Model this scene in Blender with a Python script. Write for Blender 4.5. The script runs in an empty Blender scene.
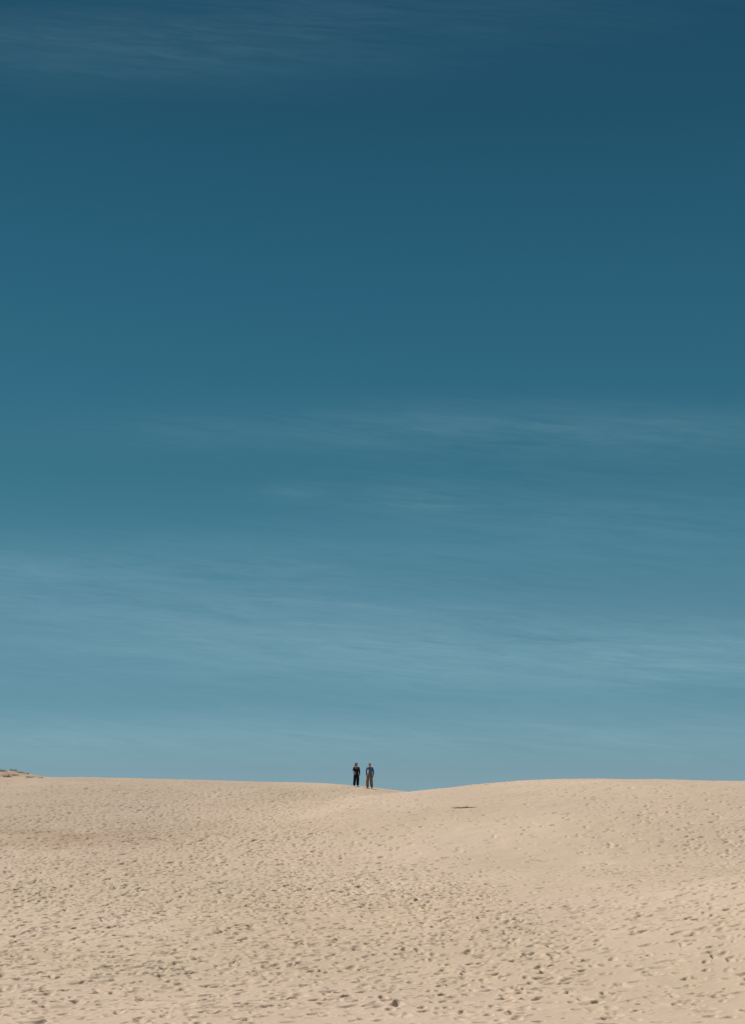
import bpy, bmesh, math, random
import numpy as np
from mathutils import Vector, Matrix, noise as mnoise

R = math.radians
scene = bpy.context.scene
C = scene.collection
random.seed(7)
rng = np.random.default_rng(11)

# ------------------------------------------------------------------ camera
F = 1024 * 50 / 36.0            # focal length in pixels of a 50 mm lens on a 36 mm tall frame
HOR = 796.0                     # picture row of the true horizon
PITCH = math.atan((HOR - 512) / F)
cam_d = bpy.data.cameras.new('camera')
cam_d.lens = 50; cam_d.sensor_fit = 'VERTICAL'; cam_d.sensor_height = 36; cam_d.sensor_width = 24
cam_d.clip_start = 0.1; cam_d.clip_end = 20000
cam = bpy.data.objects.new('camera', cam_d); C.objects.link(cam)
cam.location = (0, 0, 0); cam.rotation_euler = (R(90) + PITCH, 0, 0)
scene.camera = cam


def ray(px, row):
    u = (px - 372.5) / F; v = (512 - row) / F
    cp, sp = math.cos(PITCH), math.sin(PITCH)
    d = Vector((u, cp - v * sp, sp + v * cp))
    return d / d.y                # per metre of y


# ------------------------------------------------------------------ terrain
def smooth_table(pts, lo, hi, step, win):
    g = np.arange(lo, hi, step)
    v = np.interp(g, [p[0] for p in pts], [p[1] for p in pts])
    k = np.hanning(int(win / step) | 1); k /= k.sum()
    vp = np.pad(v, len(k) // 2, mode='edge')
    return g, np.convolve(vp, k, mode='valid')


BASE = smooth_table([(-400, -7), (-100, -5), (-20, -2.6), (0, -1.75), (10, -2.4), (20, -3.75), (27, -4.45), (40, -4.08),
                     (60, -2.85), (80, -1.32), (95, -0.27), (105, 0.02), (112, -0.25), (135, -2.2), (200, -6.5), (420, -9)],
                    -400, 420, 0.25, 9)
CREST_L = smooth_table([(-60, 1.2), (-40, 1.38), (-27, 1.42), (-20, 1.42), (-16, 1.33), (-10, 1.16), (-6, 1.04), (-3, 0.90),
                        (-1.2, 0.74), (0, 0.62), (1.2, 0.48), (2.5, 0.33), (6, -0.2), (15, -0.8), (60, -1.2)], -120, 120, 0.25, 2.0)
CREST_R = smooth_table([(-40, -3.2), (-20, -2.6), (-10, -1.7), (-6, -1.0), (-2, -0.25), (0, 0.04), (2, 0.28), (3, 0.40),
                        (4.9, 0.54), (6.8, 0.70), (9.3, 0.90), (12, 1.03), (14.4, 1.09), (17.6, 1.08), (20.7, 0.99),
                        (23.6, 0.88), (32, 0.6), (60, 0.1)], -120, 120, 0.25, 2.0)


def tab(t, x):
    return np.interp(x, t[0], t[1])


def sstep(a, b, x):
    u = np.clip((x - a) / (b - a), 0, 1)
    return u * u * (3 - 2 * u)


# vectorised value noise
def vnoise(x, y, seed=0):
    xi = np.floor(x).astype(np.int64); yi = np.floor(y).astype(np.int64)
    fx = x - xi; fy = y - yi
    fx = fx * fx * fx * (fx * (fx * 6 - 15) + 10); fy = fy * fy * fy * (fy * (fy * 6 - 15) + 10)

    def h(a, b):
        n = (a * 374761393 + b * 668265263 + seed * 1442695041) & 0xffffffff
        n = ((n ^ (n >> 13)) * 1274126177) & 0xffffffff
        n = n ^ (n >> 16)
        return (n & 0xffffff) / float(0xffffff) * 2 - 1
    a = h(xi, yi); b = h(xi + 1, yi); c = h(xi, yi + 1); d = h(xi + 1, yi + 1)
    return (a * (1 - fx) + b * fx) * (1 - fy) + (c * (1 - fx) + d * fx) * fy


def land(x, y):
    x = np.asarray(x, float); y = np.asarray(y, float)
    left = tab(BASE, y) + (tab(CREST_L, x) - 0.08 * (1 - sstep(-9, -3, x))) * sstep(62, 102, y) * (1 - sstep(112, 170, y))
    crest = tab(CREST_R, x) - 0.07
    yc = 90 + 0.06 * (x - 10)
    u = np.clip((y - 62) / (yc - 62), 0, 1)
    face = -2.75 + (crest + 2.75) * (0.55 * np.sin(u * math.pi / 2) + 0.45 * (1 - (1 - u) ** 2.3))
    back = np.clip(y - yc, 0, None)
    right = face - 0.012 * back ** 1.9 * (back < 25) - (back >= 25) * (0.012 * 25 ** 1.9 + (back - 25) * 0.4)
    right = np.where(y < 62, -2.75 - (62 - y) * 0.12, right)
    k = 0.35
    h = np.clip(0.5 + 0.5 * (right - left) / k, 0, 1)
    z = left * (1 - h) + right * h + k * h * (1 - h)
    amp = 1 - sstep(92, 104, y)
    z = z + 1.75 * np.exp(-(((x - 15.5) / 8.5) ** 2) - ((y - 41) / 11.0) ** 2)
    near = np.exp(-(np.abs(x) + np.abs(y)) / 12)
    z = z + amp * (1 - near) * (0.10 * vnoise(x / 9 + 3, y / 7, 1) + 0.05 * vnoise(x / 3.4, y / 3.0 + 7, 2))
    # the scrubby hummock at the far left
    z = z + 0.74 * np.exp(-(((x + 29.2) / 2.4) ** 2) - ((y - 107) / 3.0) ** 2) + 0.34 * np.exp(-(((x + 26.0) / 1.7) ** 2) - ((y - 106.5) / 2.2) ** 2)
    z = z + 0.5 * np.exp(-(((x + 33.5) / 3.2) ** 2) - ((y - 108) / 4.0) ** 2)
    return z


def axis(lo, hi, dense_lo, dense_hi, step_fn, grow):
    a = [dense_lo]
    while a[-1] < dense_hi: a.append(a[-1] + step_fn(a[-1]))
    st = step_fn(a[-1]); up = []
    v = a[-1]
    while v < hi:
        st *= grow; v += st; up.append(v)
    st = step_fn(a[0]); dn = []; v = a[0]
    while v > lo:
        st *= grow; v -= st; dn.append(v)
    return np.array(dn[::-1] + a + up)


W = lambda y: np.sqrt(y * y + 20.0 ** 2)
ys = axis(-3000, 6000, 23.0, 112.0, lambda y: 0.00088 * math.sqrt(y * y + 400), 1.07)
DT = 0.0008
tt = axis(-60, 60, -0.30, 0.30, lambda t: DT, 1.08)
nr, nc = len(ys), len(tt)
wy = W(ys)
X = wy[:, None] * tt[None, :]
Y = np.repeat(ys[:, None], nc, 1)
Z = land(X, Y)

# trampled relief: shallow slumped hollows everywhere, finer lumps in between
act = sstep(12, 20, Y) * (1 - sstep(112, 125, Y)) * (np.abs(tt) < 0.42)[None, :]


def ridged(sx, sy, seed):
    return vnoise(X / sx, Y / sy, seed)


soft = 0.55 + 0.45 * vnoise(X / 6.0, Y / 8.0, 21)
Z += act * (0.014 * ridged(0.62, 0.55, 3) + 0.007 * ridged(0.33, 0.3, 4) * soft + 0.003 * ridged(0.14, 0.13, 5))


# footprints pressed into the sheet
def stamp(px, py, ang, la, lb, depth, rim, push):
    rad = max(la, lb) * 2.0
    r0, r1 = np.searchsorted(ys, [py - rad, py + rad])
    if r1 - r0 < 2: return
    w = math.sqrt(py * py + 400)
    c0, c1 = np.searchsorted(tt, [(px - rad) / w - DT, (px + rad) / w + DT])
    if c1 - c0 < 2: return
    dx = X[r0:r1, c0:c1] - px; dy = Y[r0:r1, c0:c1] - py
    ca, sa = math.cos(ang), math.sin(ang)
    a = (dx * ca + dy * sa) / la; b = (-dx * sa + dy * ca) / lb
    b = b * (1 + 0.28 * a) * (1 + 0.30 * np.exp(-(a / 0.35) ** 2))
    r = np.sqrt(a * a + b * b)
    hole = np.clip((1.15 - r) / 0.62, 0, 1); hole = hole * hole * (3 - 2 * hole)
    ridge = np.exp(-((r - 1.28) / 0.26) ** 2) * (1 + push * a)
    Z[r0:r1, c0:c1] += depth * (-hole * (1 + 0.25 * a) + rim * ridge)


def keep(x, y):
    n = vnoise(np.array([x / 7.0]), np.array([y / 9.0]), 31)[0]
    p = 0.72 + 0.5 * n
    p *= 1 - 0.8 * math.exp(-((x - 6) / 6.5) ** 2 - ((y - 65) / 6.5) ** 4)             # smooth blown sand in the hollow
    if x > 5 and y < 55: p *= 0.42
    elif y < 36: p *= 0.8
    if y > 72 and x > 4: p *= 0.5
    if y > 90: p *= 0.75
    if x < -2 and 45 < y < 72: p = p * 1.25 + 0.15
    return random.random() < p


count = 0


def one(x, y, ang, size=1.0):
    global count
    if not (20 < y < 118) or abs(x) > 0.36 * y + 4 or not keep(x, y): return
    s = size * random.uniform(0.8, 1.25)
    d = random.choice((0.016, 0.027, 0.038, 0.052)) * random.uniform(0.75, 1.2)
    stamp(x, y, ang + random.gauss(0, 0.15), 0.155 * s * random.uniform(0.9, 1.3), 0.085 * s * random.uniform(0.9, 1.4),
          d, random.uniform(0.08, 0.30), random.uniform(-0.6, 0.6))
    count += 1


for i in range(480):
    x = random.uniform(-34, 34); y = random.uniform(24, 112)
    head = random.choice((R(90), R(90), R(90), R(70), R(115), R(15), R(160), R(45))) + random.gauss(0, 0.3)
    size = random.uniform(0.85, 1.25); step = random.uniform(0.6, 0.82)
    for k in range(random.randint(18, 90)):
        head += random.gauss(0, 0.045)
        x += math.cos(head) * step; y += math.sin(head) * step
        side = 0.11 if k % 2 else -0.11
        one(x - math.sin(head) * side, y + math.cos(head) * side, head, size)
for i in range(14000):
    y = 21 + 93 * random.random() ** 0.8
    x = random.uniform(-0.36, 0.36) * y
    one(x, y, random.uniform(0, math.pi), random.choice((0.6, 0.8, 1.0, 1.25)))
for i in range(27000):                                         # the well trodden middle ground
    y = random.uniform(22, 98); x = random.uniform(-0.33, 0.33) * y
    if random.random() > (y - 8) / 44: continue
    if x > 3 and y > 60 and random.random() < 0.7: continue
    one(x, y, random.uniform(0, math.pi), random.choice((0.6, 0.8, 0.95)))
for i in range(11000):
    y = random.uniform(48, 84); x = random.uniform(-0.33 * y, 4 + random.gauss(0, 2))
    if x < random.gauss(1, 2.5) or y < 57: one(x, y, random.uniform(0, math.pi), random.choice((0.7, 0.85, 1.0)))
for i in range(115):                                            # deep fresh trails that stand out in the near sand
    x = random.uniform(-12, 16); y = random.uniform(23, 48); head = random.choice((R(90), R(80), R(105), R(60), R(125), R(20))) + random.gauss(0, 0.25)
    wide = 1.0
    if random.random() < 0.35: x = random.uniform(4, 18); wide = 1.22
    step = random.uniform(0.62, 0.8); sz = random.uniform(0.95, 1.3); dp = random.uniform(0.035, 0.065)
    for k in range(random.randint(5, 22)):
        head += random.gauss(0, 0.05); x += math.cos(head) * step; y += math.sin(head) * step
        side = 0.12 if k % 2 else -0.12
        if 22 < y < 60:
            stamp(x - math.sin(head) * side, y + math.cos(head) * side, head + random.gauss(0, 0.12), 0.16 * sz * wide, 0.095 * sz * wide,
                  dp * random.uniform(0.35, 1.0), random.uniform(0.2, 0.4), random.uniform(0, 0.8))
for (ex, ey, hd) in ((-1.2, 100.4, 84), (-0.25, 99.4, 86), (-1.0, 99.0, 60), (0.4, 101.0, 120), (2.5, 99.5, 165), (-3.5, 101, 10)):   # tracks that lead to the two people
    x, y, head = ex, ey, R(hd)
    for k in range(70):
        side = 0.11 if k % 2 else -0.11
        stamp(x - math.sin(head) * side, y + math.cos(head) * side, head, 0.17, 0.10, random.uniform(0.04, 0.07), 0.25, 0.3)
        head += random.gauss(0, 0.04); x -= math.cos(head) * 0.72; y -= math.sin(head) * 0.72
for i in range(900):                                           # wide scuffed hollows, kneeling and sliding marks
    y = 24 + 60 * random.random(); x = random.uniform(-0.33, 0.33) * y
    if keep(x, y):
        stamp(x, y, random.uniform(0, math.pi), random.uniform(0.2, 0.42), random.uniform(0.12, 0.22), random.uniform(0.02, 0.05), 0.2, 0.3)

verts = np.stack([X, Y, Z], -1).reshape(-1, 3)
ii = (np.arange(nr - 1)[:, None] * nc + np.arange(nc - 1)[None, :]).ravel()
quads = np.stack([ii, ii + 1, ii + nc + 1, ii + nc], -1).astype(np.int32)
me = bpy.data.meshes.new('sand')
me.vertices.add(len(verts)); me.vertices.foreach_set('co', verts.astype(np.float32).ravel())
me.loops.add(quads.size); me.loops.foreach_set('vertex_index', quads.ravel())
me.polygons.add(len(quads)); me.polygons.foreach_set('loop_start', np.arange(0, quads.size, 4, dtype=np.int32))
me.polygons.foreach_set('use_smooth', np.ones(len(quads), dtype=bool))
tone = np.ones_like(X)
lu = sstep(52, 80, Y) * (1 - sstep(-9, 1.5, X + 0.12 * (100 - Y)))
tone -= 0.115 * lu  # darker upper left: sand's own tone plus slope shading put into the albedo
tone += 0.10 * np.exp(-(((X - 5) / 6.0) ** 2) - ((Y - 66) / 4.5) ** 4)  # paler drift in the hollow, its sun-facing brightness put into the albedo
tone += 0.04 * vnoise(X / 5.0, Y / 9.0, 41) + 0.025 * vnoise(X / 1.6, Y / 2.6, 42)
damp = np.exp(-(((X + 14.5 - 0.0 * Y) / 6.0) ** 2) - ((Y - 70.5) / 4.0) ** 2) * np.clip(0.75 + 0.6 * vnoise(X / 2.0, Y / 2.2, 43), 0, 1.2)
damp += 2.0 * np.exp(-(((X + 28.6) / 2.6) ** 2) - ((Y - 105.5) / 3.4) ** 2) * np.clip(0.7 + 0.8 * vnoise(X / 0.5, Y / 0.9, 44), 0, 1.3)
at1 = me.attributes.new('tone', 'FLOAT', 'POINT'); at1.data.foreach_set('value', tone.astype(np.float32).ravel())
at2 = me.attributes.new('damp', 'FLOAT', 'POINT'); at2.data.foreach_set('value', damp.astype(np.float32).ravel())
me.update(calc_edges=True); me.validate()
sand = bpy.data.objects.new('sand', me); C.objects.link(sand); sand['kind'] = 'structure'
print('sand', nr, nc, 'prints', count)


def surf(x, y):
    r = int(np.clip(np.searchsorted(ys, y) - 1, 0, nr - 2))
    f = (y - ys[r]) / (ys[r + 1] - ys[r])
    zz = []
    for q in (r, r + 1):
        zz.append(np.interp(x, X[q], Z[q]))
    return zz[0] * (1 - f) + zz[1] * f


def at(px, row, far=112.0):
    d = ray(px, row); y = 26.0
    while y < far:
        if d.z * y <= float(land(d.x * y, y)): break
        y += 0.1
    return Vector((d.x * y, y, surf(d.x * y, y)))


# ------------------------------------------------------------------ materials
def nodes(name):
    m = bpy.data.materials.new(name); m.use_nodes = True
    nt = m.node_tree; b = nt.nodes['Principled BSDF']
    return m, nt, b


def mat(name, col, rough=0.85, var=0.15, scale=30.0, bump=0.0, spec=0.3):
    m, nt, b = nodes(name)
    n = nt.nodes.new('ShaderNodeTexNoise'); n.inputs['Scale'].default_value = scale; n.inputs['Detail'].default_value = 5
    tc = nt.nodes.new('ShaderNodeTexCoord'); nt.links.new(tc.outputs['Object'], n.inputs['Vector'])
    mx = nt.nodes.new('ShaderNodeMix'); mx.data_type = 'RGBA'
    mx.inputs[6].default_value = (*[c * (1 - var) for c in col], 1); mx.inputs[7].default_value = (*[min(1, c * (1 + var)) for c in col], 1)
    nt.links.new(n.outputs['Fac'], mx.inputs[0]); nt.links.new(mx.outputs[2], b.inputs['Base Color'])
    b.inputs['Roughness'].default_value = rough; b.inputs['Specular IOR Level'].default_value = spec
    if bump:
        bp = nt.nodes.new('ShaderNodeBump'); bp.inputs['Strength'].default_value = bump; bp.inputs['Distance'].default_value = 0.01
        nt.links.new(n.outputs['Fac'], bp.inputs['Height']); nt.links.new(bp.outputs['Normal'], b.inputs['Normal'])
    return m


m, nt, b = nodes('sand')
L = nt.links.new
tc = nt.nodes.new('ShaderNodeTexCoord')


def tex(scale, detail=4, rough=0.55):
    n = nt.nodes.new('ShaderNodeTexNoise'); n.inputs['Scale'].default_value = scale; n.inputs['Detail'].default_value = detail
    n.inputs['Roughness'].default_value = rough; L(tc.outputs['Object'], n.inputs['Vector']); return n


def mixc(a, bcol, fac_out, lo=0.35, hi=0.65):
    mr = nt.nodes.new('ShaderNodeMapRange'); mr.inputs[1].default_value = lo; mr.inputs[2].default_value = hi
    L(fac_out, mr.inputs[0])
    mx = nt.nodes.new('ShaderNodeMix'); mx.data_type = 'RGBA'
    for i, c in ((6, a), (7, bcol)):
        if isinstance(c, tuple): mx.inputs[i].default_value = (*c, 1)
        else: L(c, mx.inputs[i])
    L(mr.outputs[0], mx.inputs[0]); return mx.outputs[2]


SAND_A = (0.512, 0.398, 0.300); SAND_B = (0.542, 0.428, 0.334); SAND_C = (0.540, 0.409, 0.326)
c1 = mixc(SAND_A, SAND_B, tex(0.12, 3).outputs['Fac'])
c2 = mixc(c1, SAND_C, tex(0.06, 4).outputs['Fac'], 0.45, 0.75)
# fine darker mineral grains
g = tex(22, 6, 0.7)
mr = nt.nodes.new('ShaderNodeMapRange'); mr.inputs[1].default_value = 0.35; mr.inputs[2].default_value = 0.7
mr.inputs[3].default_value = 0.90; mr.inputs[4].default_value = 1.07; L(g.outputs['Fac'], mr.inputs[0])
vm = nt.nodes.new('ShaderNodeVectorMath'); vm.operation = 'SCALE'; 
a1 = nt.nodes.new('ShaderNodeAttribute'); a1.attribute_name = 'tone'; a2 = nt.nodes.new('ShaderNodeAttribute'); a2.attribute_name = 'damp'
c3 = mixc(c2, (0.395, 0.272, 0.190), a2.outputs['Fac'], 0.0, 1.6)
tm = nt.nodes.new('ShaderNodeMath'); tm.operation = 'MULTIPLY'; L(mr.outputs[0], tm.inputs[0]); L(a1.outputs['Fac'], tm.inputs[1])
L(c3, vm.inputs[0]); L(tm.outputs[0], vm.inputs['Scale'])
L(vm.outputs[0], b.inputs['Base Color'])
b.inputs['Roughness'].default_value = 0.95; b.inputs['Specular IOR Level'].default_value = 0.12
bp1 = nt.nodes.new('ShaderNodeBump'); bp1.inputs['Strength'].default_value = 0.45; bp1.inputs['Distance'].default_value = 0.03
L(tex(7, 5, 0.6).outputs['Fac'], bp1.inputs['Height'])
bp2 = nt.nodes.new('ShaderNodeBump'); bp2.inputs['Strength'].default_value = 0.5; bp2.inputs['Distance'].default_value = 0.006
L(tex(45, 3, 0.6).outputs['Fac'], bp2.inputs['Height']); L(bp1.outputs['Normal'], bp2.inputs['Normal'])
L(bp2.outputs['Normal'], b.inputs['Normal'])
me.materials.append(m)


def link(name, mesh, parent=None, mats=(), loc=(0, 0, 0), rotz=0):
    o = bpy.data.objects.new(name, mesh); C.objects.link(o)
    for q in mats: mesh.materials.append(q)
    o.location = loc; o.rotation_euler = (0, 0, rotz)
    if parent: o.parent = parent
    return o


# ------------------------------------------------------------------ people
def skin_mesh(chains, levels=2):
    """chains: list of [(x,y,z,r or (rx,ry)), ...]; points that repeat are welded into one joint; first point is the root"""
    vs, rs, es, idx = [], [], [], {}
    for ch in chains:
        prev = None
        for p in ch:
            key = (round(p[0], 4), round(p[1], 4), round(p[2], 4))
            if key not in idx:
                idx[key] = len(vs); vs.append(p[:3]); rs.append(p[3])
            i = idx[key]
            if prev is not None: es.append((prev, i))
            prev = i
    me_ = bpy.data.meshes.new('t'); me_.from_pydata(vs, es, [])
    o = bpy.data.objects.new('t', me_); C.objects.link(o)
    o.modifiers.new('s', 'SKIN')
    for i, d in enumerate(me_.skin_vertices[0].data):
        r = rs[i]; d.radius = r if isinstance(r, tuple) else (r, r); d.use_root = (i == 0)
    sub = o.modifiers.new('u', 'SUBSURF'); sub.levels = levels; sub.render_levels = levels
    dg = bpy.context.evaluated_depsgraph_get(); dg.update()
    out = bpy.data.meshes.new_from_object(o.evaluated_get(dg))
    bpy.data.objects.remove(o)
    for p in out.polygons: p.use_smooth = True
    return out


def join(meshes, name, slots=None):
    bm = bmesh.new()
    for k, q in enumerate(meshes):
        n0 = len(bm.faces); bm.from_mesh(q); bm.faces.ensure_lookup_table()
        if slots:
            for f in bm.faces[n0:]: f.material_index = slots[k]
    for f in bm.faces: f.smooth = True
    out = bpy.data.meshes.new(name); bm.to_mesh(out); bm.free(); return out


def ball(loc, sx, sy, sz, seg=16, cut=None):
    bm = bmesh.new(); bmesh.ops.create_uvsphere(bm, u_segments=seg, v_segments=seg // 2 + 2, radius=1)
    for v in bm.verts:
        v.co = Vector((v.co.x * sx, v.co.y * sy, v.co.z * sz))
    if cut:
        dead = [v for v in bm.verts if cut(v.co)]
        bmesh.ops.delete(bm, geom=dead, context='VERTS')
    bmesh.ops.translate(bm, verts=bm.verts, vec=loc)
    out = bpy.data.meshes.new('b'); bm.to_mesh(out); bm.free(); return out


def hand(wrist, fwd, palm_n, side):
    """five separate fingers, half curled"""
    f = Vector(fwd).normalized(); n = Vector(palm_n).normalized(); s = f.cross(n).normalized() * side
    w = Vector(wrist); ch = []
    mid = w + f * 0.045; kn = w + f * 0.085
    P = lambda v, r: (v.x, v.y, v.z, r)
    ch.append(skin_mesh([[P(w, (0.024, 0.018)), P(mid, (0.036, 0.016)), P(kn, (0.038, 0.013))]], 2))
    for k, ln in enumerate((0.066, 0.074, 0.069, 0.054)):
        o = kn - f * 0.012 + s * (0.026 - 0.0175 * k)
        a = o + f * ln * 0.45 + n * 0.006; b_ = a + (f * 0.8 + n * 0.6) * ln * 0.33; c = b_ + (f * 0.45 + n * 0.9) * ln * 0.27
        ch.append(skin_mesh([[P(o, 0.0092), P(a, 0.0088), P(b_, 0.0082), P(c, 0.0068)]], 2))
    o = w + f * 0.03 + s * 0.022
    a = o + (f * 0.6 + s * 0.75) * 0.034; b_ = a + (f * 0.9 + n * 0.35 + s * 0.15) * 0.03
    ch.append(skin_mesh([[P(o, 0.012), P(a, 0.0105), P(b_, 0.0085)]], 2))
    return ch


def shoe(loc, rotz, mat_):
    bm = bmesh.new()
    prof = [(-0.13, 0.036, 0.0, 0.075), (-0.09, 0.041, 0.0, 0.105), (-0.03, 0.041, 0.0, 0.10), (0.04, 0.047, 0.0, 0.075),
            (0.10, 0.048, 0.0, 0.055), (0.15, 0.032, 0.006, 0.036)]
    rings = []
    for (a, w, z0, z1) in prof:
        ring = []
        for (sx, sz) in ((-1, 0), (-1.05, 0.3), (-0.8, 0.8), (-0.3, 1), (0.3, 1), (0.8, 0.8), (1.05, 0.3), (1, 0)):
            ring.append(bm.verts.new((sx * w, -a, z0 + (z1 - z0) * sz)))
        rings.append(ring)
    for q in range(len(rings) - 1):
        for k in range(8):
            bm.faces.new((rings[q][k], rings[q][(k + 1) % 8], rings[q + 1][(k + 1) % 8], rings[q + 1][k]))
    bm.faces.new(rings[0]); bm.faces.new(rings[-1][::-1])
    bmesh.ops.recalc_face_normals(bm, faces=bm.faces)
    bmesh.ops.subdivide_edges(bm, edges=bm.edges, cuts=1, smooth=0.6)
    for f in bm.faces: f.smooth = True
    me_ = bpy.data.meshes.new('shoe'); bm.to_mesh(me_); bm.free(); me_.materials.append(mat_)
    return me_


M_skin = mat('skin', (0.42, 0.24, 0.17), 0.6, 0.08, 12)
M_eye = mat('eye', (0.03, 0.025, 0.02), 0.3, 0.05)
M_lip = mat('lip', (0.28, 0.10, 0.09), 0.5, 0.05)
M_hair_dark = mat('dark_hair', (0.028, 0.022, 0.02), 0.6, 0.3, 60, 0.5)
M_hair_fair = mat('fair_hair', (0.37, 0.29, 0.17), 0.6, 0.3, 60, 0.5)
M_navy = mat('navy_cloth', (0.010, 0.014, 0.026), 0.9, 0.25, 14, 0.5)
M_black = mat('black_cloth', (0.008, 0.009, 0.014), 0.9, 0.25, 14, 0.5)
M_scarf = mat('taupe_scarf', (0.30, 0.24, 0.21), 0.95, 0.25, 25, 0.6)
M_denim = mat('blue_cloth', (0.075, 0.125, 0.225), 0.9, 0.2, 18, 0.5)
M_pale = mat('pale_shirt', (0.48, 0.48, 0.52), 0.9, 0.08, 18, 0.3)
M_tan = mat('tan_cloth', (0.215, 0.135, 0.085), 0.9, 0.2, 16, 0.5)
M_shoe = mat('brown_leather', (0.12, 0.06, 0.035), 0.6, 0.2, 20)
M_pshoe = mat('pale_shoe', (0.48, 0.44, 0.40), 0.7, 0.1, 20)
M_bag = mat('bag_canvas', (0.30, 0.29, 0.30), 0.85, 0.15, 20)


def head_meshes(c, turn=0.0):
    """skull, jaw, nose, ears, eyes and mouth round the head centre c; the face looks to -Y before the turn"""
    ms = [skin_mesh([[(0, 0.012, 0.02, (0.074, 0.088)), (0, 0.0, 0.068, (0.066, 0.08)), (0, 0.004, 0.1, (0.035, 0.04))],
                     [(0, 0.012, 0.02, (0.074, 0.088)), (0, -0.006, -0.045, (0.060, 0.074)), (0, -0.022, -0.092, (0.036, 0.048))],
                     ], 2)]
    ms.append(skin_mesh([[(0, -0.078, 0.018, 0.009), (0, -0.094, -0.004, 0.011), (0, -0.104, -0.022, 0.015), (0, -0.085, -0.030, 0.012)]], 2))
    slots = [0, 0]
    for s in (-1, 1):
        ms.append(ball((s * 0.079, 0.012, -0.004), 0.010, 0.019, 0.032, 10)); slots.append(0)
        ms.append(ball((s * 0.029, -0.074, 0.012), 0.013, 0.009, 0.008, 10)); slots.append(1)
    ms.append(ball((0, -0.082, -0.056), 0.024, 0.009, 0.007, 10)); slots.append(2)
    mtx = Matrix.Translation(c) @ Matrix.Rotation(turn, 4, 'Z')
    for q in ms: q.transform(mtx)
    return ms, slots


def hair_mesh(c, turn, long_):
    ms = [ball((0, 0.016, 0.032), 0.087, 0.100, 0.092, 24, cut=lambda v: v.y < -0.045 and v.z < 0.035 or v.z < -0.05)]
    if long_:
        ms.append(ball((0, 0.055, -0.035), 0.078, 0.052, 0.105, 18))
    else:
        ms.append(ball((0, 0.050, -0.010), 0.076, 0.055, 0.070, 18))
    ms.append(ball((0.012, -0.046, 0.088), 0.058, 0.040, 0.028, 14))
    mtx = Matrix.Translation(c) @ Matrix.Rotation(turn, 4, 'Z')
    for q in ms: q.transform(mtx)
    out = join(ms, 'hair')
    for v in out.vertices:
        v.co += Vector(mnoise.noise_vector(v.co * 28)) * 0.006
    return out


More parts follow.
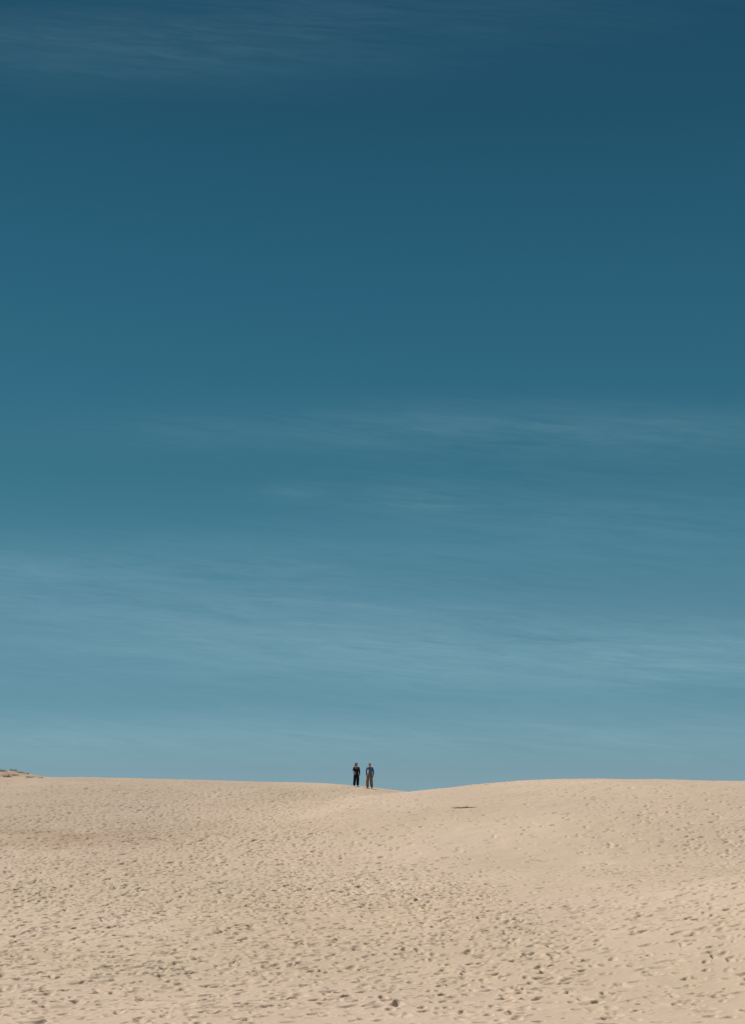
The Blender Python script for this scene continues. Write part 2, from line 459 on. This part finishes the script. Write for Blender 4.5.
def person(loc, rotz, label, sc, S):
    root = bpy.data.objects.new('person', None); C.objects.link(root)
    root.location = loc; root.rotation_euler = (0, 0, rotz); root.scale = (sc * 1.12, sc * 1.08, sc)
    root.empty_display_size = 0.2
    root['label'] = label; root['category'] = 'person'
    pel = (0, 0, 0.94); che = (0, 0.0, 1.30); neck = (0, 0.012, 1.49)
    hc = Vector((S.get('lean', 0.0), -0.012, 1.645))
    def A(p, r): return (*p, r)
    hips = {s: (s * 0.095, 0, 0.90) for s in (-1, 1)}
    sh = {s: (s * 0.175, 0.01, 1.41) for s in (-1, 1)}
    chains = [[A(pel, (0.145, 0.10)), (0, 0, 1.10, (0.125, 0.09)), A(che, (0.155, 0.105)), (0, 0.008, 1.42, (0.10, 0.08)),
               A(neck, (0.053, 0.055)), (hc.x * 0.6, 0.0, 1.555, 0.052), (hc.x, 0.004, 1.60, 0.06)]]
    for s in (-1, 1):
        k, a = S['knee'][s], S['ankle'][s]
        chains.append([A(pel, (0.145, 0.10)), A(hips[s], 0.092), A(k, 0.056), ((k[0] + a[0]) / 2, (k[1] + a[1]) / 2 + 0.015, (k[2] + a[2]) / 2 + 0.04, 0.052), A(a, 0.036)])
        e, w = S['elbow'][s], S['wrist'][s]
        chains.append([A(che, (0.155, 0.105)), A(sh[s], 0.058), A(e, 0.040), A(w, 0.026)])
    ms = [skin_mesh(chains, 2)]; slots = [0]
    hm, hs = head_meshes(hc, S.get('turn', 0)); ms += hm; slots += hs
    for s in (-1, 1):
        e, w = Vector(S['elbow'][s]), Vector(S['wrist'][s])
        f = (w - e).normalized()
        for q in hand(w - f * 0.012, f, S['palm'][s], s if S['palm'][s][1] < 0 or abs(S['palm'][s][0]) > .5 else -s):
            ms.append(q); slots.append(0)
    body = link('body', join(ms, 'body', slots), root, (M_skin, M_eye, M_lip))
    # trousers
    g = S.get('trouser_width', 1.0)
    ch = [[(0, 0, 0.95, (0.152, 0.112)), (0, 0, 1.03, (0.142, 0.105))]]
    for s in (-1, 1):
        k, a = S['knee'][s], S['ankle'][s]
        ch.append([(0, 0, 0.95, (0.152, 0.112)), (s * 0.098, 0, 0.86, 0.108), A(k, 0.078 * g),
                   ((k[0] + a[0]) / 2, (k[1] + a[1]) / 2 + 0.01, (k[2] + a[2]) / 2, 0.073 * g), (a[0], a[1], a[2] + 0.0, 0.066 * g)])
    tr = skin_mesh(ch, 2)
    for v in tr.vertices: v.co += Vector(mnoise.noise_vector(v.co * 9)) * 0.008
    link('trousers', tr, root, (S['trouser_mat'],))
    # jacket or jumper
    hem = S.get('hem', 0.90)
    ch = [[(0, 0, 1.12, (0.160, 0.118)), (0, 0.0, 1.31, (0.178, 0.125)), (0, 0.01, 1.43, (0.115, 0.092)), (0, 0.014, 1.485, (0.070, 0.070))],
          [(0, 0, 1.12, (0.160, 0.118)), (0, 0, 0.98, (0.172, 0.130)), (0, 0, hem, (0.172, 0.132))]]
    for s in (-1, 1):
        e, w = Vector(S['elbow'][s]), Vector(S['wrist'][s]); mid = (e + w) / 2
        cuff = w - (w - e).normalized() * 0.03
        ch.append([(0, 0.0, 1.31, (0.178, 0.125)), (sh[s][0], sh[s][1], sh[s][2] + 0.005, 0.075), (*e, 0.062), (*mid, 0.052), (*cuff, 0.043)])
    ja = skin_mesh(ch, 2)
    for v in ja.vertices: v.co += Vector(mnoise.noise_vector(v.co * 8 + Vector((3, 1, 7)))) * 0.010
    link(S['top_name'], ja, root, (S['top_mat'],))
    link('hair', hair_mesh(hc, S.get('turn', 0), S.get('long_hair', False)), root, (S['hair_mat'],))
    for s in (-1, 1):
        a = S['ankle'][s]
        o = link('shoe', shoe(None, 0, S['shoe_mat']), root, (), (a[0], a[1], a[2] - 0.09), S['toe'][s])
    return root


def on_crest(px, y):
    x = ray(px, 786).x * y
    return Vector((x, y, surf(x, y)))


pl = on_crest(356.3, 100.6); pr = on_crest(369.7, 99.6)
print('feet', pl, pr, [512 + F * math.tan(PITCH - math.atan(p.z / p.y)) for p in (pl, pr)])
lp = person((pl.x, pl.y, pl.z - 0.015), R(18), 'person in dark navy clothes with one hand raised to the face, on the dune crest', 0.93, dict(
    knee={-1: (-0.115, -0.02, 0.50), 1: (0.10, -0.03, 0.49)}, ankle={-1: (-0.15, 0.0, 0.09), 1: (0.10, 0.02, 0.09)},
    toe={-1: R(-18), 1: R(14)},
    elbow={-1: (-0.25, -0.14, 1.19), 1: (0.225, 0.03, 1.12)}, wrist={-1: (-0.21, -0.24, 1.49), 1: (0.215, -0.06, 0.88)},
    palm={-1: (0.7, 0.3, 0), 1: (-1, 0, 0)}, turn=R(50), long_hair=True, trouser_width=1.38,
    trouser_mat=M_black, top_mat=M_navy, top_name='jumper', hair_mat=M_hair_dark, shoe_mat=M_pshoe, hem=0.84))
rp = person((pr.x, pr.y, pr.z - 0.015), R(-14), 'person in a blue jacket and tan trousers with fair hair, on the dune crest', 0.985, dict(
    knee={-1: (-0.13, -0.10, 0.50), 1: (0.10, -0.02, 0.49)}, ankle={-1: (-0.125, -0.10, 0.09), 1: (0.095, 0.16, 0.09)},
    toe={-1: R(-14), 1: R(12)},
    elbow={-1: (-0.215, 0.06, 1.13), 1: (0.222, 0.06, 1.12)}, wrist={-1: (-0.195, -0.09, 0.90), 1: (0.225, -0.03, 0.87)},
    palm={-1: (1, 0, 0), 1: (-1, 0, 0)}, turn=R(6), long_hair=False,
    trouser_mat=M_tan, top_mat=M_denim, top_name='jacket', hair_mat=M_hair_fair, shoe_mat=M_shoe, hem=0.90, trouser_width=1.35))

# the taupe scarf across the left person's shoulders and the small pale bag at the hip
sc_ = skin_mesh([[(0, -0.03, 1.44, (0.13, 0.11)), (-0.10, -0.05, 1.41, (0.10, 0.10)), (-0.17, -0.06, 1.36, (0.085, 0.09))],
                 [(0, -0.03, 1.44, (0.13, 0.11)), (0.10, -0.04, 1.40, (0.09, 0.10))],
                 [(0, -0.03, 1.44, (0.13, 0.11)), (-0.01, -0.085, 1.34, (0.11, 0.07)), (-0.02, -0.11, 1.24, (0.09, 0.045))]], 2)
for v in sc_.vertices: v.co += Vector(mnoise.noise_vector(v.co * 16)) * 0.014
link('scarf', sc_, lp, (M_scarf,))
bm = bmesh.new(); bmesh.ops.create_cube(bm, size=1)
bmesh.ops.scale(bm, verts=bm.verts, vec=(0.17, 0.08, 0.20)); bmesh.ops.bevel(bm, geom=bm.edges[:], offset=0.025, segments=3, affect='EDGES')
bmesh.ops.translate(bm, verts=bm.verts, vec=(-0.17, -0.15, 1.0))
q = bpy.data.meshes.new('bag'); bm.to_mesh(q); bm.free()
bag = link('shoulder_bag', q, None, (M_bag,))
strap = skin_mesh([[(-0.23, -0.14, 1.09, 0.012), (-0.17, -0.165, 1.25, 0.012), (0.03, -0.17, 1.36, 0.012), (0.13, -0.07, 1.48, 0.012), (0.14, 0.05, 1.47, 0.012),
                    (0.02, 0.15, 1.30, 0.012), (-0.15, 0.14, 1.10, 0.012), (-0.235, -0.02, 1.03, 0.012), (-0.23, -0.12, 1.06, 0.012)]], 1)
bag.matrix_world = Matrix.Translation(lp.location) @ Matrix.Rotation(R(18), 4, 'Z') @ Matrix.Diagonal((0.93 * 1.12, 0.93 * 1.08, 0.93, 1))
bag['label'] = 'small pale bag hanging at the hip of the dark-clothed person'; bag['category'] = 'bag'
link('strap', strap, bag, (M_black,))

# pale shirt showing where the blue jacket hangs open
shirt = skin_mesh([[(-0.06, -0.10, 1.30, (0.060, 0.040)), (-0.075, -0.115, 1.20, (0.075, 0.045)), (-0.075, -0.118, 1.10, (0.075, 0.045)), (-0.065, -0.112, 1.02, (0.055, 0.042))]], 2)
link('shirt', shirt, rp, (M_pale,))


# ------------------------------------------------------------------ dry scrub on the hummock
M_scrub = mat('dry_scrub', (0.17, 0.12, 0.075), 0.95, 0.4, 6)
M_scrub2 = mat('dry_grass', (0.36, 0.27, 0.18), 0.95, 0.3, 6)


def clump(seed, rad, h, n):
    r_ = random.Random(seed); vs, fs, mi = [], [], []
    for i in range(n):
        a = r_.uniform(0, 2 * math.pi); d = rad * 0.55 * math.sqrt(r_.random())
        bx, by = d * math.cos(a), d * math.sin(a)
        lean = r_.uniform(0.1, 1.0) * rad; la = a + r_.gauss(0, 0.7); hh = h * r_.uniform(0.45, 1.0)
        w = r_.uniform(0.005, 0.011); pa = r_.uniform(0, math.pi); px, py = math.cos(pa) * w, math.sin(pa) * w
        b0 = len(vs)
        for k in range(5):
            u = k / 4; cx = bx + math.cos(la) * lean * u ** 1.6; cy = by + math.sin(la) * lean * u ** 1.6
            cz = -0.05 + hh * (u * 1.25 - 0.45 * u * u); t_ = 1 - 0.85 * u
            # three-sided blade
            for j in range(3):
                q_ = pa + j * 2.094
                vs.append((cx + math.cos(q_) * w * t_, cy + math.sin(q_) * w * t_, cz))
        for k in range(4):
            for j in range(3):
                i0 = b0 + k * 3 + j; i1 = b0 + k * 3 + (j + 1) % 3
                fs.append((i0, i1, i1 + 3, i0 + 3)); mi.append(0 if r_.random() < 0.6 else 1)
    m_ = bpy.data.meshes.new('scrub'); m_.from_pydata(vs, [], fs)
    for p, k in zip(m_.polygons, mi): p.material_index = k
    m_.materials.append(M_scrub); m_.materials.append(M_scrub2); m_.update(); return m_


spots = [  # picture column, metres of y, radius, height, label
    (2, 105.6, 0.40, 0.34, 'dry grass tuft cut by the left edge of the picture, on the scrubby rise'),
    (7, 102.6, 0.62, 0.36, 'largest and darkest scrub clump, low on the face of the rise at far left'),
    (13, 106.4, 0.42, 0.38, 'tallest dry scrub clump, on the top of the rise at far left'),
    (15, 104.2, 0.36, 0.24, 'small scrub clump just below the tallest clump of the rise'),
    (20, 105.6, 0.42, 0.28, 'brown scrub clump right of the tallest clump on the rise'),
    (25.5, 105.6, 0.40, 0.24, 'low scrub clump on the skyline halfway down the rise'),
    (29.5, 101.5, 0.46, 0.26, 'dark scrub clump on the lower right slope of the rise'),
    (35, 103.4, 0.34, 0.18, 'thin dry tuft near the foot of the rise'),
    (40.5, 99.5, 0.27, 0.24, 'small isolated dark tuft, rightmost of the scrub on the rise'),
]
for i, (px, yy, rad, h, lab) in enumerate(spots):
    d = ray(px, 776); x = d.x * yy
    o = link('scrub_clump', clump(100 + i, rad * 0.85, h * 0.85, int((60 + 15 * (i % 4)) * rad / 0.4)), None, (), (x, yy, surf(x, yy)))
    o['label'] = lab; o['category'] = 'scrub'; o['group'] = 'dry scrub clumps on the rise at far left'


# ------------------------------------------------------------------ driftwood on the right dune
M_wood = mat('weathered_wood', (0.20, 0.155, 0.12), 0.95, 0.3, 10, 0.8)


def stick(pts, name, px, row, rotz, label):
    p = at(px, row)
    me_ = skin_mesh([[(*q_[:3], q_[3]) for q_ in ch_] for ch_ in pts], 1)
    for v in me_.vertices:
        v.co += Vector(mnoise.noise_vector(v.co * 12)) * 0.008
        c_, s_ = math.cos(rotz), math.sin(rotz)
        v.co.z += float(surf(p.x + v.co.x * c_ - v.co.y * s_, p.y + v.co.x * s_ + v.co.y * c_)) - p.z
    o = link(name, me_, None, (M_wood,), (p.x, p.y, p.z), rotz)
    o['label'] = label; o['category'] = 'driftwood'
    return o


stick([[(-0.10, 0, 0.022, 0.024), (-0.34, 0.02, 0.025, 0.020), (-0.52, 0.0, 0.02, 0.012)],
       [(-0.10, 0, 0.022, 0.024), (0.10, 0.03, 0.03, 0.026), (0.35, -0.02, 0.02, 0.018), (0.55, 0.03, 0.012, 0.010), (0.72, 0.05, 0.01, 0.006)],
       [(0.10, 0.03, 0.03, 0.026), (0.24, 0.16, 0.05, 0.012)]], 'driftwood', 463.5, 808, 0.05,
      'dark weathered branch lying across the sand of the right dune')

# ------------------------------------------------------------------ sun and sky
EXPO = 0.3
SUN_EL, SUN_AZ = R(48), R(-64)      # azimuth clockwise from +Y: the sun stands to the left, a little ahead
sd = bpy.data.lights.new('sun', 'SUN'); sd.energy = 3.7; sd.angle = R(0.53); sd.color = (1.0, 0.955, 0.88)
sun = bpy.data.objects.new('sun', sd); C.objects.link(sun)
to_sun = Vector((math.sin(SUN_AZ) * math.cos(SUN_EL), math.cos(SUN_AZ) * math.cos(SUN_EL), math.sin(SUN_EL)))
sun.rotation_euler = to_sun.to_track_quat('Z', 'Y').to_euler()

w = bpy.data.worlds.new('World'); scene.world = w; w.use_nodes = True
nt = w.node_tree; L = nt.links.new; bg = nt.nodes['Background']
sky = nt.nodes.new('ShaderNodeTexSky'); sky.sky_type = 'NISHITA'; sky.sun_disc = False
sky.sun_elevation = SUN_EL; sky.sun_rotation = SUN_AZ; sky.altitude = 0; sky.air_density = 1.0; sky.dust_density = 0.4; sky.ozone_density = 1.0
CLOUDS = 1.0
CLOUD_COL = (3.2, 5.2, 6.0)
def M_(op, a, b=None, c=None, clamp=False):
    n = nt.nodes.new('ShaderNodeMath'); n.operation = op; n.use_clamp = clamp
    for i, v in enumerate((a, b, c)):
        if v is None: continue
        if isinstance(v, (int, float)): n.inputs[i].default_value = v
        else: L(v, n.inputs[i])
    return n.outputs[0]


tc = nt.nodes.new('ShaderNodeTexCoord'); sp = nt.nodes.new('ShaderNodeSeparateXYZ'); L(tc.outputs['Generated'], sp.inputs[0])
dx, dy, dz = sp.outputs
# how blue and how deep the air looks at each height above the horizon (a polarised, faded-film blue)
gam = nt.nodes.new('ShaderNodeGamma'); gam.inputs['Gamma'].default_value = 0.25; L(sky.outputs[0], gam.inputs['Color'])
ramp = nt.nodes.new('ShaderNodeValToRGB'); cr = ramp.color_ramp; cr.interpolation = 'LINEAR'
HIGH_FILL = [(0.70, (0.26, 0.26, 0.22)), (0.9, (0.38, 0.345, 0.275))]      # unseen sky overhead, brightened and warmed to fill the shadows on the sand
ROWS = [790, 770, 700, 640, 590, 550, 480, 400, 254, 100, 0]
SKYCAL = [(0.2377, 0.385, 0.485), (0.2064, 0.355, 0.4545), (0.1311, 0.293, 0.3815), (0.1224, 0.2763, 0.3529), (0.0971, 0.25, 0.3246), (0.0756, 0.2307, 0.3065), (0.0552, 0.1959, 0.2616), (0.0427, 0.177, 0.2452), (0.0312, 0.142, 0.2075), (0.0222, 0.108, 0.164), (0.0191, 0.094, 0.1542)]
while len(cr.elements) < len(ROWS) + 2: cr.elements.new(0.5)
for e, rw, c in zip(cr.elements, ROWS, SKYCAL):
    d = ray(372, rw); e.position = d.normalized().z
for e, (p_, c) in zip(list(cr.elements)[len(ROWS):], HIGH_FILL): e.position = p_
for e, c in zip(cr.elements, SKYCAL + [h_[1] for h_ in HIGH_FILL]): e.color = (*c, 1)
L(dz, ramp.inputs[0])
mul = nt.nodes.new('ShaderNodeMix'); mul.data_type = 'RGBA'; mul.blend_type = 'MULTIPLY'; mul.inputs[0].default_value = 1
sc6 = nt.nodes.new('ShaderNodeVectorMath'); sc6.operation = 'SCALE'; sc6.inputs['Scale'].default_value = 6.0; L(gam.outputs[0], sc6.inputs[0])
L(sc6.outputs[0], mul.inputs[6]); L(ramp.outputs[0], mul.inputs[7])
# thin cirrus: streaks in bearing/height tangents, gathered in a few loose banks
ysafe = M_('MAXIMUM', M_('ABSOLUTE', dy), 0.05)
az = M_('DIVIDE', dx, ysafe); el = M_('DIVIDE', dz, ysafe)


def streak(sx, sy, tilt, off, detail=6, rough=0.6, dist=0.6):
    cb = nt.nodes.new('ShaderNodeCombineXYZ')
    L(M_('MULTIPLY', M_('ADD', az, off), sx), cb.inputs[0])
    L(M_('MULTIPLY', M_('ADD', el, M_('MULTIPLY', az, tilt)), sy), cb.inputs[1])
    n = nt.nodes.new('ShaderNodeTexNoise'); n.inputs['Scale'].default_value = 1; n.inputs['Detail'].default_value = detail
    n.inputs['Roughness'].default_value = rough; n.inputs['Distortion'].default_value = dist
    L(cb.outputs[0], n.inputs['Vector']); return n.outputs['Fac']


def bank(px, row, sx, sy, amt, tilt=0.0):
    d = ray(px, row)
    u = M_('DIVIDE', M_('SUBTRACT', az, d.x), sx / F)
    v = M_('DIVIDE', M_('SUBTRACT', M_('ADD', el, M_('MULTIPLY', M_('SUBTRACT', az, d.x), tilt)), d.z), sy / F)
    g = M_('EXPONENT', M_('MULTIPLY', M_('ADD', M_('MULTIPLY', u, u), M_('MULTIPLY', v, v)), -1.0))
    return M_('MULTIPLY', g, amt)


banks = [bank(370, 560, 500, 34, 0.06), bank(120, 48, 330, 46, 0.055), bank(420, 10, 300, 34, 0.032), bank(620, 434, 290, 30, 0.085, 0.03), bank(290, 430, 240, 24, 0.05), bank(295, 492, 34, 9, 0.06),
         bank(425, 500, 75, 18, 0.07, 0.1), bank(600, 512, 260, 34, 0.08, 0.05), bank(60, 590, 420, 40, 0.12, 0.06), bank(400, 680, 900, 40, 0.07), bank(400, 645, 420, 36, 0.13, 0.03),
         bank(720, 655, 260, 33, 0.13), bank(400, 738, 900, 22, 0.19)]
tot = banks[0]
for q in banks[1:]: tot = M_('ADD', tot, q)
st1 = streak(5.0, 55.0, 0.10, 3.0); st2 = streak(14.0, 150.0, 0.09, 7.0, 5, 0.65, 0.9); st4 = streak(30.0, 330.0, 0.07, 2.0, 4, 0.7, 1.4); st3 = streak(2.2, 16.0, 0.06, 1.0, 3, 0.5, 0.3)
tex_ = M_('ADD', M_('MULTIPLY', M_('SUBTRACT', st1, 0.36), 2.2), M_('MULTIPLY', M_('SUBTRACT', st2, 0.5), 2.4))
tex_ = M_('ADD', tex_, M_('MULTIPLY', M_('SUBTRACT', st3, 0.45), 2.0))
tex_ = M_('ADD', tex_, M_('MULTIPLY', M_('SUBTRACT', st4, 0.5), 1.6))
cl = M_('MULTIPLY', tot, M_('MAXIMUM', M_('MINIMUM', M_('ADD', M_('MULTIPLY', tex_, 0.78), 0.60), 2.3), 0.0), clamp=True)
mx = nt.nodes.new('ShaderNodeMix'); mx.data_type = 'RGBA'; L(M_('MULTIPLY', cl, CLOUDS), mx.inputs[0])
L(mul.outputs[2], mx.inputs[6]); mx.inputs[7].default_value = (*CLOUD_COL, 1)
L(mx.outputs[2], bg.inputs['Color'])
#ENDSKY
bg.inputs['Strength'].default_value = 0.08

# ------------------------------------------------------------------ render settings
scene.render.engine = 'CYCLES'
scene.view_settings.view_transform = 'Standard'; scene.view_settings.look = 'None'
scene.view_settings.exposure = EXPO; scene.view_settings.gamma = 1.0
scene.view_settings.use_curve_mapping = False
